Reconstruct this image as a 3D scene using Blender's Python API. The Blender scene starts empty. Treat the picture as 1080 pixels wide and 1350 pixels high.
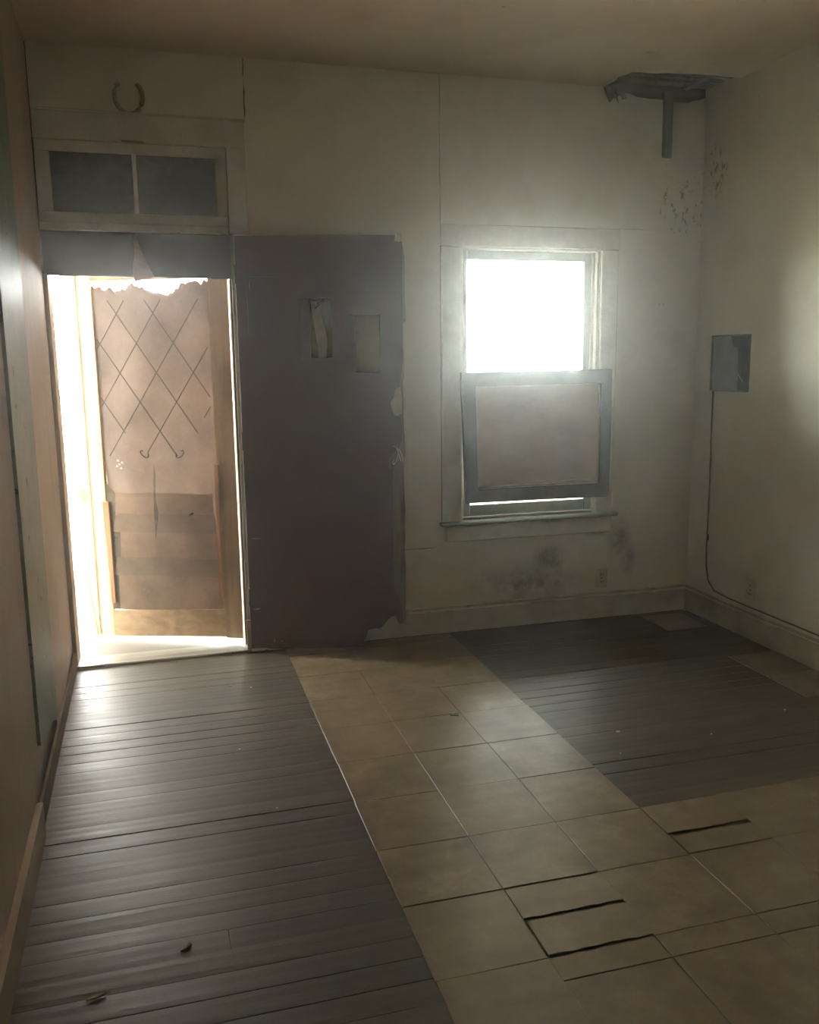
import bpy, bmesh, math, random
from mathutils import Vector, Matrix

S = bpy.context.scene
COL = S.collection
RNG = random.Random(7)

# ------------------------------------------------------------------ camera
CAM_H = 1.472
YAW, PITCH, ROLL, FPX = 0.2746, -0.1698, -0.01219, 1155.0
cy, sy, cp, sp = math.cos(YAW), math.sin(YAW), math.cos(PITCH), math.sin(PITCH)
fwd = Vector((sy * cp, cy * cp, sp)); rgt = Vector((cy, -sy, 0)); upv = rgt.cross(fwd)
r2 = math.cos(ROLL) * rgt + math.sin(ROLL) * upv
u2 = -math.sin(ROLL) * rgt + math.cos(ROLL) * upv
cam_d = bpy.data.cameras.new('camera'); cam = bpy.data.objects.new('camera', cam_d); COL.objects.link(cam)
cam.matrix_world = Matrix(((r2.x, u2.x, -fwd.x, 0), (r2.y, u2.y, -fwd.y, 0), (r2.z, u2.z, -fwd.z, CAM_H), (0, 0, 0, 1)))
cam_d.sensor_fit = 'VERTICAL'; cam_d.sensor_height = 36.0; cam_d.lens = FPX * 36.0 / 1350.0
cam_d.clip_start = 0.05
S.camera = cam

# ------------------------------------------------------------------ sky, sun, exposure
W = bpy.data.worlds.new('sky'); S.world = W; W.use_nodes = True
bg = W.node_tree.nodes['Background']
bg.inputs[0].default_value = (0.97, 1.0, 0.955, 1); bg.inputs[1].default_value = 13.0
sun_d = bpy.data.lights.new('sun_offscreen', 'SUN'); sun_d.energy = 15.0; sun_d.angle = 0.02; sun_d.color = (1.0, 0.86, 0.66)
sun = bpy.data.objects.new('sun_offscreen', sun_d); COL.objects.link(sun)
AZ, EL = math.radians(82), math.radians(38)          # azimuth from the +y axis towards -x
to_sun = Vector((-math.sin(AZ) * math.cos(EL), math.cos(AZ) * math.cos(EL), math.sin(EL)))
sun.rotation_euler = to_sun.to_track_quat('Z', 'Y').to_euler()
sun.location = (-3, 6, 6)
S.view_settings.view_transform = 'Standard'; S.view_settings.look = 'None'
S.view_settings.gamma = 1.0; S.view_settings.use_curve_mapping = False
S.view_settings.exposure = 2.25
S.cycles.use_denoising = True
S.cycles.max_bounces = 10; S.cycles.diffuse_bounces = 6; S.cycles.glossy_bounces = 4
S.cycles.transparent_max_bounces = 12; S.cycles.volume_bounces = 1
S.cycles.sample_clamp_indirect = 6.0
S.cycles.caustics_reflective = False; S.cycles.caustics_refractive = False

# ------------------------------------------------------------------ materials
class NB:
    def __init__(self, name):
        self.m = bpy.data.materials.new(name); self.m.use_nodes = True
        self.t = self.m.node_tree; self.n = self.t.nodes
        self.b = self.n['Principled BSDF']; self.out = self.n['Material Output']
        self.pos = self.add('ShaderNodeNewGeometry').outputs['Position']
    def add(self, typ, **kw):
        x = self.n.new(typ)
        for k, v in kw.items(): setattr(x, k, v)
        return x
    def link(self, a, b): self.t.links.new(a, b)
    def map(self, scale=(1, 1, 1), loc=(0, 0, 0), src=None):
        x = self.add('ShaderNodeMapping'); x.inputs['Scale'].default_value = scale; x.inputs['Location'].default_value = loc
        self.link(src or self.pos, x.inputs['Vector']); return x.outputs[0]
    def noise(self, scale, detail=4, rough=0.55, vec=None, dist=0):
        x = self.add('ShaderNodeTexNoise'); x.inputs['Scale'].default_value = scale
        x.inputs['Detail'].default_value = detail; x.inputs['Roughness'].default_value = rough
        x.inputs['Distortion'].default_value = dist
        self.link(vec or self.pos, x.inputs['Vector']); return x.outputs['Fac']
    def ramp(self, fac, stops):
        x = self.add('ShaderNodeValToRGB'); e = x.color_ramp.elements
        while len(e) < len(stops): e.new(0.5)
        for i, (p, c) in enumerate(stops):
            e[i].position = p; e[i].color = (c, c, c, 1) if isinstance(c, (int, float)) else tuple(c) + (1,)
        self.link(fac, x.inputs[0]); return x.outputs[0]
    def mix(self, a, b, fac, mode='MIX'):
        x = self.add('ShaderNodeMix', data_type='RGBA', blend_type=mode)
        for v, s in ((fac, x.inputs[0]), (a, x.inputs[6]), (b, x.inputs[7])):
            if isinstance(v, (int, float)): s.default_value = v
            elif isinstance(v, tuple): s.default_value = v + (1,)
            else: self.link(v, s)
        return x.outputs[2]
    def math(self, op, a, b=0.0, clamp=False):
        x = self.add('ShaderNodeMath', operation=op, use_clamp=clamp)
        for v, s in ((a, x.inputs[0]), (b, x.inputs[1])):
            if isinstance(v, (int, float)): s.default_value = v
            else: self.link(v, s)
        return x.outputs[0]
    def blob(self, c, r):
        d = self.add('ShaderNodeVectorMath', operation='SUBTRACT'); self.link(self.pos, d.inputs[0]); d.inputs[1].default_value = c
        q = self.add('ShaderNodeVectorMath', operation='DIVIDE'); self.link(d.outputs[0], q.inputs[0]); q.inputs[1].default_value = r
        l = self.add('ShaderNodeVectorMath', operation='LENGTH'); self.link(q.outputs[0], l.inputs[0])
        m = self.add('ShaderNodeMapRange'); self.link(l.outputs['Value'], m.inputs[0])
        m.inputs[1].default_value = 1.0; m.inputs[2].default_value = 0.0
        m.interpolation_type = 'SMOOTHSTEP'
        return m.outputs[0]
    def rand(self):
        return self.add('ShaderNodeObjectInfo').outputs['Random']
    def color(self, c):
        if isinstance(c, tuple): self.b.inputs['Base Color'].default_value = c + (1,)
        else: self.link(c, self.b.inputs['Base Color'])
    def rough(self, r):
        if isinstance(r, (int, float)): self.b.inputs['Roughness'].default_value = r
        else: self.link(r, self.b.inputs['Roughness'])
    def bump(self, h, strength=0.3, dist=0.01):
        x = self.add('ShaderNodeBump'); x.inputs['Strength'].default_value = strength; x.inputs['Distance'].default_value = dist
        self.link(h, x.inputs['Height']); self.link(x.outputs[0], self.b.inputs['Normal'])

def mul(c, k): return tuple(v * k for v in c)

def painted(name, col, rough=0.6, dirt=0.35, scale=6.0, peel=None, peel_amt=0.0, bump=0.15):
    m = NB(name)
    n1 = m.noise(scale, 5, 0.6); n2 = m.noise(scale * 6, 4, 0.6)
    c = m.mix(col, mul(col, 1 - dirt), m.ramp(n1, [(0.35, 0.0), (0.75, 1.0)]))
    c = m.mix(c, mul(col, 0.82), m.ramp(n2, [(0.5, 0.0), (0.8, 0.6)]))
    if peel:
        n3 = m.noise(scale * 2.3, 6, 0.7)
        c = m.mix(c, peel, m.ramp(n3, [(0.62 - peel_amt, 0.0), (0.64 - peel_amt, 1.0)]))
    m.color(c); m.rough(rough); m.bump(m.math('ADD', n1, n2), bump, 0.004)
    return m.m

def wood(name, col, rough=0.55, axis='z', contrast=0.45, scale=1.0):
    m = NB(name)
    st = {'x': (1.5, 22, 22), 'y': (22, 1.5, 22), 'z': (22, 22, 1.5)}[axis]
    v = m.map(tuple(s * scale for s in st))
    n1 = m.noise(1.0, 6, 0.65, v, 0.6); n2 = m.noise(3.0, 4)
    c = m.mix(mul(col, 1 + contrast * 0.5), mul(col, 1 - contrast), m.ramp(n1, [(0.35, 0.0), (0.68, 1.0)]))
    c = m.mix(c, mul(col, 0.55), m.ramp(n2, [(0.52, 0.0), (0.78, 0.8)]))
    m.color(c); m.rough(rough); m.bump(n1, 0.35, 0.003)
    return m.m

def wall_mat(name, base, blobs, specks, streak=0.2):
    m = NB(name)
    n0 = m.noise(0.9, 3); n1 = m.noise(3.5, 6, 0.62); n2 = m.noise(26, 4, 0.6)
    c = m.mix(base, mul(base, 0.86), m.ramp(n0, [(0.35, 0.0), (0.7, 1.0)]))
    c = m.mix(c, (base[0] * 0.8, base[1] * 0.76, base[2] * 0.66), m.ramp(n1, [(0.5, 0.0), (0.8, 0.8)]))
    sv = m.map((9, 9, 0.8)); n3 = m.noise(1.0, 4, 0.6, sv)
    c = m.mix(c, mul(base, 0.75), m.math('MULTIPLY', m.ramp(n3, [(0.52, 0.0), (0.8, 1.0)]), streak))
    acc = None
    nz = m.noise(9.0, 6, 0.72)
    for cc, rr, k in blobs:
        b = m.math('MULTIPLY', m.blob(cc, rr), k)
        b = m.math('MULTIPLY', b, m.ramp(nz, [(0.33, 0.0), (0.66, 1.0)]))
        acc = b if acc is None else m.math('MAXIMUM', acc, b)
    if acc is not None: c = m.mix(c, (0.055, 0.05, 0.032), acc)
    if specks:
        sp_ = m.noise(38, 5, 0.75, m.map((1, 1, 0.6)))
        msk = None
        for cc, rr, k in specks:
            b = m.math('MULTIPLY', m.blob(cc, rr), k)
            msk = b if msk is None else m.math('MAXIMUM', msk, b)
        thr = m.math('ADD', sp_, m.math('MULTIPLY', msk, 0.22))
        c = m.mix(c, (0.06, 0.055, 0.035), m.ramp(thr, [(0.76, 0.0), (0.84, 0.6)]))
    # scattered nicks all over
    nk = m.noise(11, 2, 0.4)
    c = m.mix(c, (0.09, 0.07, 0.05), m.ramp(nk, [(0.79, 0.0), (0.81, 0.7)]))
    m.color(c); m.rough(0.62); m.bump(m.math('ADD', n1, m.math('MULTIPLY', n2, 0.35)), 0.3, 0.006)
    return m.m

M = {}
WALL = (0.80, 0.775, 0.69)
M['wall'] = wall_mat('back_wall_paint', WALL,
    [((2.07, 4.43, 0.36), (0.16, 0.5, 0.13), 0.8), ((1.95, 4.43, 0.24), (0.48, 0.5, 0.16), 0.75), ((2.50, 4.43, 0.46), (0.11, 0.5, 0.16), 0.85),
     ((2.42, 4.43, 0.52), (0.2, 0.5, 0.06), 0.7), ((2.56, 4.43, 0.33), (0.07, 0.5, 0.12), 0.75),],
    [((2.85, 4.43, 2.3), (0.45, 0.6, 0.55), 1.0)])
M['wall_r'] = wall_mat('right_wall_paint', WALL, [],
    [((2.95, 4.30, 2.45), (0.6, 0.28, 0.4), 1.15)])
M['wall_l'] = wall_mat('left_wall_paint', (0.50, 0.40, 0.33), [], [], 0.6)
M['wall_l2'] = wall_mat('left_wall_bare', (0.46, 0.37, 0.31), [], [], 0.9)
M['ceil'] = wall_mat('ceiling_paint', (0.74, 0.625, 0.515), [], [], 0.1)
M['trim'] = painted('aged_white_trim', (0.72, 0.70, 0.61), 0.5, 0.3)
M['base'] = painted('baseboard_paint', (0.60, 0.57, 0.46), 0.5, 0.4, 5, (0.12, 0.09, 0.06), -0.10)
M['basedark'] = painted('brown_base_strip', (0.15, 0.115, 0.08), 0.7, 0.4)
M['gapdark'] = wood('rough_sheathing', (0.15, 0.115, 0.08), 0.85, 'x')
M['transom'] = painted('transom_paint', (0.70, 0.69, 0.63), 0.55, 0.3)
M['teal'] = painted('flaking_teal_paint', (0.22, 0.29, 0.23), 0.5, 0.3, 7, (0.06, 0.05, 0.04), -0.01, 0.4)
M['sash'] = painted('grey_green_sash_paint', (0.20, 0.245, 0.20), 0.45, 0.35, 9)
M['brown'] = painted('dark_brown_door_paint', (0.070, 0.021, 0.015), 0.5, 0.4, 3, bump=0.1)
M['header'] = painted('dark_header_paint', (0.045, 0.03, 0.027), 0.55, 0.4, 4)
M['core'] = wood('weathered_door_core', (0.13, 0.09, 0.055), 0.7)
M['tan'] = painted('torn_fibre', (0.36, 0.28, 0.19), 0.8, 0.3, 20)
M['pale'] = painted('pale_chips_and_edge_leak', (0.62, 0.56, 0.45), 0.6, 0.2, 20)
M['stile'] = wood('raw_pine', (0.40, 0.26, 0.14), 0.6, 'z', 0.35)
M['stile_d'] = wood('aged_pine', (0.40, 0.26, 0.14), 0.6, 'z', 0.3)
M['stile_r'] = wood('pale_pine', (0.40, 0.26, 0.14), 0.6, 'z', 0.3)
M['jamb'] = wood('worn_jamb', (0.20, 0.15, 0.10), 0.6, 'z', 0.4)
M['rail'] = wood('raw_pine_rail', (0.40, 0.26, 0.14), 0.6, 'x', 0.35)
M['batten'] = wood('orange_batten', (0.36, 0.155, 0.06), 0.55, 'z', 0.3)
M['iron'] = painted('dark_iron', (0.03, 0.026, 0.025), 0.5, 0.3)
M['metal'] = painted('dull_grey_metal', (0.16, 0.165, 0.15), 0.45, 0.5, 14)
M['metal_d'] = painted('dark_rusty_metal', (0.05, 0.05, 0.046), 0.6, 0.5, 20)
M['plate'] = painted('yellowed_plastic', (0.66, 0.60, 0.46), 0.4, 0.15, 20)
M['slot'] = painted('black_slot', (0.015, 0.013, 0.012), 0.6, 0.1)
M['cable'] = painted('painted_cable', (0.22, 0.18, 0.11), 0.5, 0.4, 20)
M['frame'] = painted('dark_brown_frame', (0.075, 0.058, 0.052), 0.4, 0.35, 8)
M['fillet'] = painted('cream_fillet', (0.5, 0.45, 0.38), 0.5, 0.2, 20)
M['chip'] = painted('white_paint_flake', (0.7, 0.67, 0.6), 0.6, 0.1, 30)
M['twig'] = wood('splinter_wood', (0.34, 0.25, 0.15), 0.7, 'x')
M['slat'] = wood('grey_weathered_slat', (0.15, 0.145, 0.115), 0.7)
M['joist'] = wood('aged_timber', (0.14, 0.11, 0.08), 0.8, 'y')
M['wire'] = painted('pale_wire', (0.45, 0.45, 0.38), 0.5, 0.2, 30)
M['thresh'] = wood('worn_threshold', (0.22, 0.19, 0.14), 0.45, 'x', 0.5)
M['concrete'] = painted('weathered_deck', (0.15, 0.13, 0.105), 0.8, 0.2, 3)
for _m in (M['concrete'],): _m.node_tree.nodes['Principled BSDF'].inputs['Specular IOR Level'].default_value = 0.05
M['earth'] = painted('dry_ground', (0.34, 0.31, 0.22), 0.9, 0.3, 1)
M['shoe'] = painted('painted_over_iron', (0.36, 0.32, 0.25), 0.6, 0.3, 15)
M['siding'] = painted('exterior_paint', (0.6, 0.58, 0.52), 0.6, 0.2, 3)

def print_mat():
    m = NB('faded_print')
    n1 = m.noise(3.2, 5, 0.6, m.map((0.8, 1, 1.5))); n2 = m.noise(14, 5)
    c = m.mix((0.50, 0.40, 0.35), (0.33, 0.25, 0.22), m.ramp(n1, [(0.35, 0.0), (0.7, 1.0)]))
    c = m.mix(c, (0.47, 0.40, 0.34), m.ramp(n2, [(0.55, 0.0), (0.8, 0.5)]))
    m.color(c); m.rough(0.35); return m.m
M['print'] = print_mat()

def plank_mat():
    m = NB('worn_grey_floorboard')
    v = m.map((1.2, 26, 26)); g = m.noise(1.0, 6, 0.65, v, 0.5)
    n = m.noise(1.6, 5, 0.6); f = m.noise(5.0, 6, 0.72, m.map((0.6, 2.2, 1)))
    base = m.mix((0.088, 0.067, 0.041), (0.050, 0.036, 0.022), m.ramp(g, [(0.3, 0.0), (0.7, 1.0)]))
    base = m.mix(base, (0.105, 0.088, 0.056), m.ramp(n, [(0.45, 0.0), (0.7, 0.6)]))
    base = m.mix(base, mul((0.1, 0.083, 0.063), 0.42), m.math('MULTIPLY', m.rand(), 0.75))
    base = m.mix(base, (0.24, 0.20, 0.15), m.ramp(f, [(0.74, 0.0), (0.80, 0.5)]))
    d = m.noise(3.2, 6, 0.7, m.map((0.7, 2.0, 1), (3, 5, 0)))
    base = m.mix(base, (0.045, 0.034, 0.024), m.ramp(d, [(0.46, 0.0), (0.64, 0.75)]))
    m.color(base)
    r = m.ramp(m.noise(9, 5, 0.7, m.map((0.5, 3, 1))), [(0.3, 0.40), (0.7, 0.52)])
    m.rough(r)
    m.bump(m.math('ADD', g, m.math('MULTIPLY', m.noise(30, 4), 0.5)), 0.35, 0.003)
    return m.m
M['plank'] = plank_mat()

def tile_mat():
    m = NB('tan_vinyl_tile')
    n = m.noise(2.0, 5, 0.6); f = m.noise(9, 6, 0.7); s = m.noise(75, 2, 0.5)
    c = m.mix((0.208, 0.150, 0.086), (0.160, 0.112, 0.062), m.ramp(n, [(0.35, 0.0), (0.7, 1.0)]))
    c = m.mix(c, (0.25, 0.195, 0.125), m.ramp(f, [(0.5, 0.0), (0.75, 0.35)]))
    d = m.noise(4.5, 6, 0.72)
    c = m.mix(c, (0.085, 0.062, 0.036), m.ramp(d, [(0.46, 0.0), (0.64, 0.75)]))
    c = m.mix(c, (0.30, 0.245, 0.165), m.ramp(d, [(0.30, 0.7), (0.46, 0.0)]))
    c = m.mix(c, (0.09, 0.07, 0.045), m.ramp(s, [(0.80, 0.0), (0.84, 0.5)]))
    c = m.mix(c, mul((0.20, 0.148, 0.09), 0.8), m.math('MULTIPLY', m.rand(), 0.5))
    m.color(c)
    m.rough(m.ramp(f, [(0.3, 0.33), (0.7, 0.42)]))
    # boards telegraph through the thin vinyl
    w = m.add('ShaderNodeTexWave', wave_type='BANDS', bands_direction='Y', wave_profile='SIN')
    w.inputs['Scale'].default_value = 3.79; w.inputs['Distortion'].default_value = 0.35
    w.inputs['Detail'].default_value = 2.0; w.inputs['Detail Scale'].default_value = 1.5
    m.link(m.pos, w.inputs['Vector'])
    m.bump(m.math('ADD', m.math('MULTIPLY', w.outputs['Fac'], m.ramp(n, [(0.35, 0.0), (0.65, 1.0)])), m.math('MULTIPLY', f, 0.8)), 0.22, 0.0035)
    return m.m
M['tile'] = tile_mat()
M['tile_edge'] = painted('broken_tile_edge', (0.10, 0.075, 0.05), 0.8, 0.3, 30)

def glass_mat(name, tint, haze):
    m = NB(name); n = m.n; n.remove(m.b)
    tr = m.add('ShaderNodeBsdfTransparent'); tr.inputs[0].default_value = tint + (1,)
    gl = m.add('ShaderNodeBsdfGlossy'); gl.inputs['Roughness'].default_value = 0.05
    fr = m.add('ShaderNodeFresnel'); fr.inputs[0].default_value = 1.45
    a = m.add('ShaderNodeMixShader'); m.link(fr.outputs[0], a.inputs[0]); m.link(tr.outputs[0], a.inputs[1]); m.link(gl.outputs[0], a.inputs[2])
    tl = m.add('ShaderNodeBsdfTranslucent'); tl.inputs[0].default_value = (0.75, 0.75, 0.7, 1)
    b = m.add('ShaderNodeMixShader')
    d = m.ramp(m.noise(6, 5, 0.65), [(0.3, haze * 0.5), (0.8, haze * 1.6)])
    m.link(d, b.inputs[0]); m.link(a.outputs[0], b.inputs[1]); m.link(tl.outputs[0], b.inputs[2])
    m.link(b.outputs[0], m.out.inputs['Surface']); return m.m
M['glass'] = glass_mat('dusty_window_glass', (0.95, 0.97, 0.95), 0.10)

def cloth_mat(name, col, tcol, fac):
    m = NB(name)
    n1 = m.noise(4, 6, 0.65); n2 = m.noise(24, 5, 0.65)
    c = m.mix(col, mul(col, 0.55), m.ramp(n1, [(0.35, 0.0), (0.72, 1.0)]))
    c = m.mix(c, mul(col, 1.35), m.ramp(n2, [(0.58, 0.0), (0.8, 0.5)]))
    m.color(c); m.rough(0.85); m.bump(n2, 0.3, 0.004)
    t = m.add('ShaderNodeBsdfTranslucent')
    m.link(m.mix(tcol, mul(tcol, 0.6), m.ramp(n1, [(0.35, 0.0), (0.72, 1.0)])), t.inputs[0])
    x = m.add('ShaderNodeMixShader'); x.inputs[0].default_value = fac
    m.link(m.b.outputs[0], x.inputs[1]); m.link(t.outputs[0], x.inputs[2]); m.link(x.outputs[0], m.out.inputs['Surface'])
    return m.m
M['sheet'] = cloth_mat('thin_brown_sheet', (0.33, 0.265, 0.23), (0.22, 0.17, 0.145), 0.5)
M['strip'] = cloth_mat('brown_cardboard', (0.46, 0.32, 0.23), (0.42, 0.27, 0.18), 0.45)
M['strip2'] = cloth_mat('greyed_cardboard', (0.38, 0.28, 0.21), (0.34, 0.235, 0.165), 0.45)
M['scrap'] = cloth_mat('pale_rag', (0.6, 0.5, 0.47), (0.5, 0.4, 0.36), 0.5)

def transom_mat():
    m = NB('grimy_transom_glass')
    n = m.noise(12, 6, 0.7, m.map((1, 1, 1)), 0.8); n1 = m.noise(3, 3)
    c = m.mix((0.085, 0.10, 0.09), (0.17, 0.19, 0.165), m.ramp(n, [(0.4, 0.0), (0.7, 1.0)]))
    c = m.mix(c, (0.05, 0.055, 0.052), m.ramp(n1, [(0.4, 0.0), (0.7, 0.6)]))
    m.color(c); m.rough(0.28); m.bump(n, 0.3, 0.003); return m.m
M['tglass'] = transom_mat()

# ------------------------------------------------------------------ mesh helpers
def mesh_obj(name, bm, mat, parent=None, loc=None):
    me = bpy.data.meshes.new(name)
    bmesh.ops.recalc_face_normals(bm, faces=bm.faces[:])
    bm.to_mesh(me); bm.free()
    me.materials.append(M[mat] if isinstance(mat, str) else mat)
    o = bpy.data.objects.new(name, me); COL.objects.link(o)
    if loc: o.location = loc
    if parent: o.parent = parent
    return o

def bm_box(bm, x0, x1, y0, y1, z0, z1, bev=0.0):
    v = [bm.verts.new(p) for p in ((x0, y0, z0), (x1, y0, z0), (x1, y1, z0), (x0, y1, z0), (x0, y0, z1), (x1, y0, z1), (x1, y1, z1), (x0, y1, z1))]
    fs = [bm.faces.new([v[i] for i in f]) for f in ((0, 3, 2, 1), (4, 5, 6, 7), (0, 1, 5, 4), (1, 2, 6, 5), (2, 3, 7, 6), (3, 0, 4, 7))]
    if bev > 0:
        es = {e for f in fs for e in f.edges}
        bmesh.ops.bevel(bm, geom=list(es), offset=bev, segments=1, affect='EDGES', profile=0.5)
    return bm

def box(name, x0, x1, y0, y1, z0, z1, mat, parent=None, bev=0.002, loc=None):
    return mesh_obj(name, bm_box(bmesh.new(), x0, x1, y0, y1, z0, z1, bev), mat, parent, loc)

def prism(name, loop, holes, d0, d1, mat, parent=None, to3=lambda u, v, d: (u, d, v), loc=None):
    """outline (u, v) with holes, given depth d0..d1; to3 places it"""
    bm = bmesh.new(); edges = []
    for lp in [loop] + list(holes):
        vs = [bm.verts.new((p[0], p[1], 0)) for p in lp]
        edges += [bm.edges.new((vs[i], vs[(i + 1) % len(vs)])) for i in range(len(vs))]
    if holes:
        bmesh.ops.triangle_fill(bm, use_beauty=True, use_dissolve=False, edges=edges, normal=(0, 0, 1))
    else:
        bm.faces.new(list(bm.verts))
    fs = bm.faces[:]
    r = bmesh.ops.extrude_face_region(bm, geom=fs)
    for v in r['geom']:
        if isinstance(v, bmesh.types.BMVert): v.co.z = 1
    for v in bm.verts: v.co = Vector(to3(v.co.x, v.co.y, d0 if v.co.z < 0.5 else d1))
    return mesh_obj(name, bm, mat, parent, loc)

def ragged(p, q, n, amp, rng=RNG):
    """points from p (included) to q (excluded) with jitter across the line"""
    dx, dy = q[0] - p[0], q[1] - p[1]; L = math.hypot(dx, dy) or 1
    out = []
    for i in range(n):
        t = i / n; j = 0 if i == 0 else rng.uniform(-amp, amp)
        out.append((p[0] + dx * t - dy / L * j, p[1] + dy * t + dx / L * j))
    return out

def rect(x0, x1, z0, z1): return [(x0, z0), (x1, z0), (x1, z1), (x0, z1)]

def tube(name, pts, r, mat, parent=None, sides=6, flat=1.0):
    bm = bmesh.new(); rings = []
    P = [Vector(p) for p in pts]
    for i, p in enumerate(P):
        t = (P[min(i + 1, len(P) - 1)] - P[max(i - 1, 0)]).normalized()
        a = Vector((0, 0, 1)) if abs(t.z) < 0.9 else Vector((1, 0, 0))
        n1 = t.cross(a).normalized(); n2 = t.cross(n1)
        rings.append([bm.verts.new(p + r * (math.cos(k * 2 * math.pi / sides) * n1 + flat * math.sin(k * 2 * math.pi / sides) * n2)) for k in range(sides)])
    for a, b in zip(rings, rings[1:]):
        for k in range(sides): bm.faces.new((a[k], a[(k + 1) % sides], b[(k + 1) % sides], b[k]))
    bm.faces.new(rings[0]); bm.faces.new(rings[-1])
    return mesh_obj(name, bm, mat, parent)

def empty(name, loc=(0, 0, 0), rotz=0.0):
    o = bpy.data.objects.new(name, None); COL.objects.link(o); o.empty_display_size = 0.1
    o.location = loc; o.rotation_euler = (0, 0, rotz); return o

def tag(o, label, cat, group=None, kind=None):
    o['label'] = label; o['category'] = cat
    if group: o['group'] = group
    if kind: o['kind'] = kind
    return o

# ------------------------------------------------------------------ the room
D = 4.43; XR = 2.953; ZC = 2.88; YB = -2.5; XFAR = -0.66
def XL(y): return -0.476 + (4.43 - y) * 0.0185

# --- floor: slab, boards, tiles
floor = box('floor', XFAR, 3.1, YB - 0.1, 4.40, -0.12, -0.022, 'gapdark', bev=0)
tag(floor, 'worn floorboards partly covered by tan vinyl tiles', 'floor', kind='structure')
PW = 0.083
y = 4.392
row = 0
while y > -0.75:
    y1, y0 = y - 0.0006, y - PW + 0.0006
    cuts = [XL(y) - 0.01, 2.96]
    if row % 3 == 0: cuts.insert(1, RNG.choice([0.2, 0.95, 1.3, 1.9, 2.3]) + RNG.uniform(-0.12, 0.12))
    tilt = RNG.uniform(-0.0011, 0.0011); dz = RNG.uniform(-0.0007, 0.0006)
    for a, b in zip(cuts, cuts[1:]):
        bm = bmesh.new(); L = b - a - 0.002; n = 5
        prof = []
        for k in range(n):
            t = k / (n - 1); yy = -(y1 - y0) / 2 + (y1 - y0) * t
            zz = dz + tilt * (2 * t - 1) + 0.0011 * ((2 * t - 1) ** 2) - (0.0016 if k in (0, n - 1) else 0)
            prof.append((yy, zz))
        top = [[bm.verts.new((x, p[0], p[1])) for p in prof] for x in (-L / 2, L / 2)]
        bot = [[bm.verts.new((x, p[0], -0.02)) for p in (prof[0], prof[-1])] for x in (-L / 2, L / 2)]
        for k in range(n - 1): bm.faces.new((top[0][k], top[0][k + 1], top[1][k + 1], top[1][k]))
        bm.faces.new((bot[0][0], bot[1][0], top[1][0], top[0][0])); bm.faces.new((bot[0][1], top[0][-1], top[1][-1], bot[1][1]))
        bm.faces.new([bot[0][0]] + top[0] + [bot[0][1]]); bm.faces.new([bot[1][1]] + top[1][::-1] + [bot[1][0]])
        o = mesh_obj('floorboard', bm, 'plank', floor, ((a + b) / 2, (y0 + y1) / 2, 0))
        for p in o.data.polygons: p.use_smooth = False
    y -= PW; row += 1
box('rear_floor_boards', XFAR + 0.2, 2.96, YB, y, -0.02, 0.0, 'plank', floor, 0)

TZ = 0.0012; TT = 0.0032
tile_cache = {}
def tile(x0, x1, y0, y1, gap=None, jit=0.0015, ang=0.004, rag=None):
    gap = RNG.choice((0.0007, 0.0012, 0.002)) if gap is None else gap
    w, h = round(x1 - x0 - gap * 2, 3), round(y1 - y0 - gap * 2, 3)
    cx, cyy = (x0 + x1) / 2 + RNG.uniform(-jit, jit), (y0 + y1) / 2 + RNG.uniform(-jit, jit)
    if rag:                                           # broken edges: 'n' near side, 'f' far side
        lp = []
        P = [(-w / 2, -h / 2), (w / 2, -h / 2), (w / 2, h / 2), (-w / 2, h / 2)]
        for i in range(4):
            a, b = P[i], P[(i + 1) % 4]
            lp += ragged(a, b, 12, 0.0035) if (i == 0 and 'n' in rag) or (i == 2 and 'f' in rag) else [a]
        o = prism('floor_tile', lp, [], 0.0, TT, 'tile', floor, lambda u, v, d: (u, v, d))
    else:
        if (w, h) not in tile_cache:
            o = box('floor_tile', -w / 2, w / 2, -h / 2, h / 2, 0, TT, 'tile', floor, 0.0008)
            tile_cache[(w, h)] = o.data
        else:
            o = bpy.data.objects.new('floor_tile', tile_cache[(w, h)]); COL.objects.link(o); o.parent = floor
    o.location = (cx, cyy, TZ + RNG.uniform(0, 0.0012))
    o.rotation_euler = (RNG.uniform(-0.0025, 0.0025), RNG.uniform(-0.0025, 0.0025), RNG.uniform(-ang, ang) * 0.5)
    return o
CX = [0.556, 0.853, 1.150, 1.455, 1.748, 2.036, 2.335, 2.634, 2.93]
ROWS = [4.262, 3.955, 3.637, 3.322, 3.012, 2.702, 2.392, 2.100]
for c in range(3):
    x0, x1 = CX[c], CX[c + 1]
    rows = ROWS[:]
    if c == 1: rows[0] = 4.262
    if c == 2: rows = [4.40 - 0.11, 3.985] + rows[2:]
    for a, b in zip(rows, rows[1:]): tile(x0, x1, b, a)
tile(CX[1], CX[2], 4.268, 4.395); tile(CX[0], CX[1], 4.268, 4.395); tile(CX[2], CX[3], 4.296, 4.395)
near = [1.800, 1.490, 1.180, 0.870, 0.560, 0.250, -0.060, -0.37, -0.68]
for a, b in zip([2.100] + near, near): tile(CX[0], CX[1], b, a)
# column 1: a tile broken across, both halves lifted and slid towards the camera
tile(CX[1], CX[2], 1.961, 2.096, rag='n'); tile(CX[1] + 0.006, CX[2] + 0.006, 1.808, 1.946, rag='nf')
tile(CX[1], CX[2], 1.712, 1.795, rag='f')
tile(CX[2], CX[3], 1.800, 2.100); tile(CX[2], CX[3], 1.712, 1.800)
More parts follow.
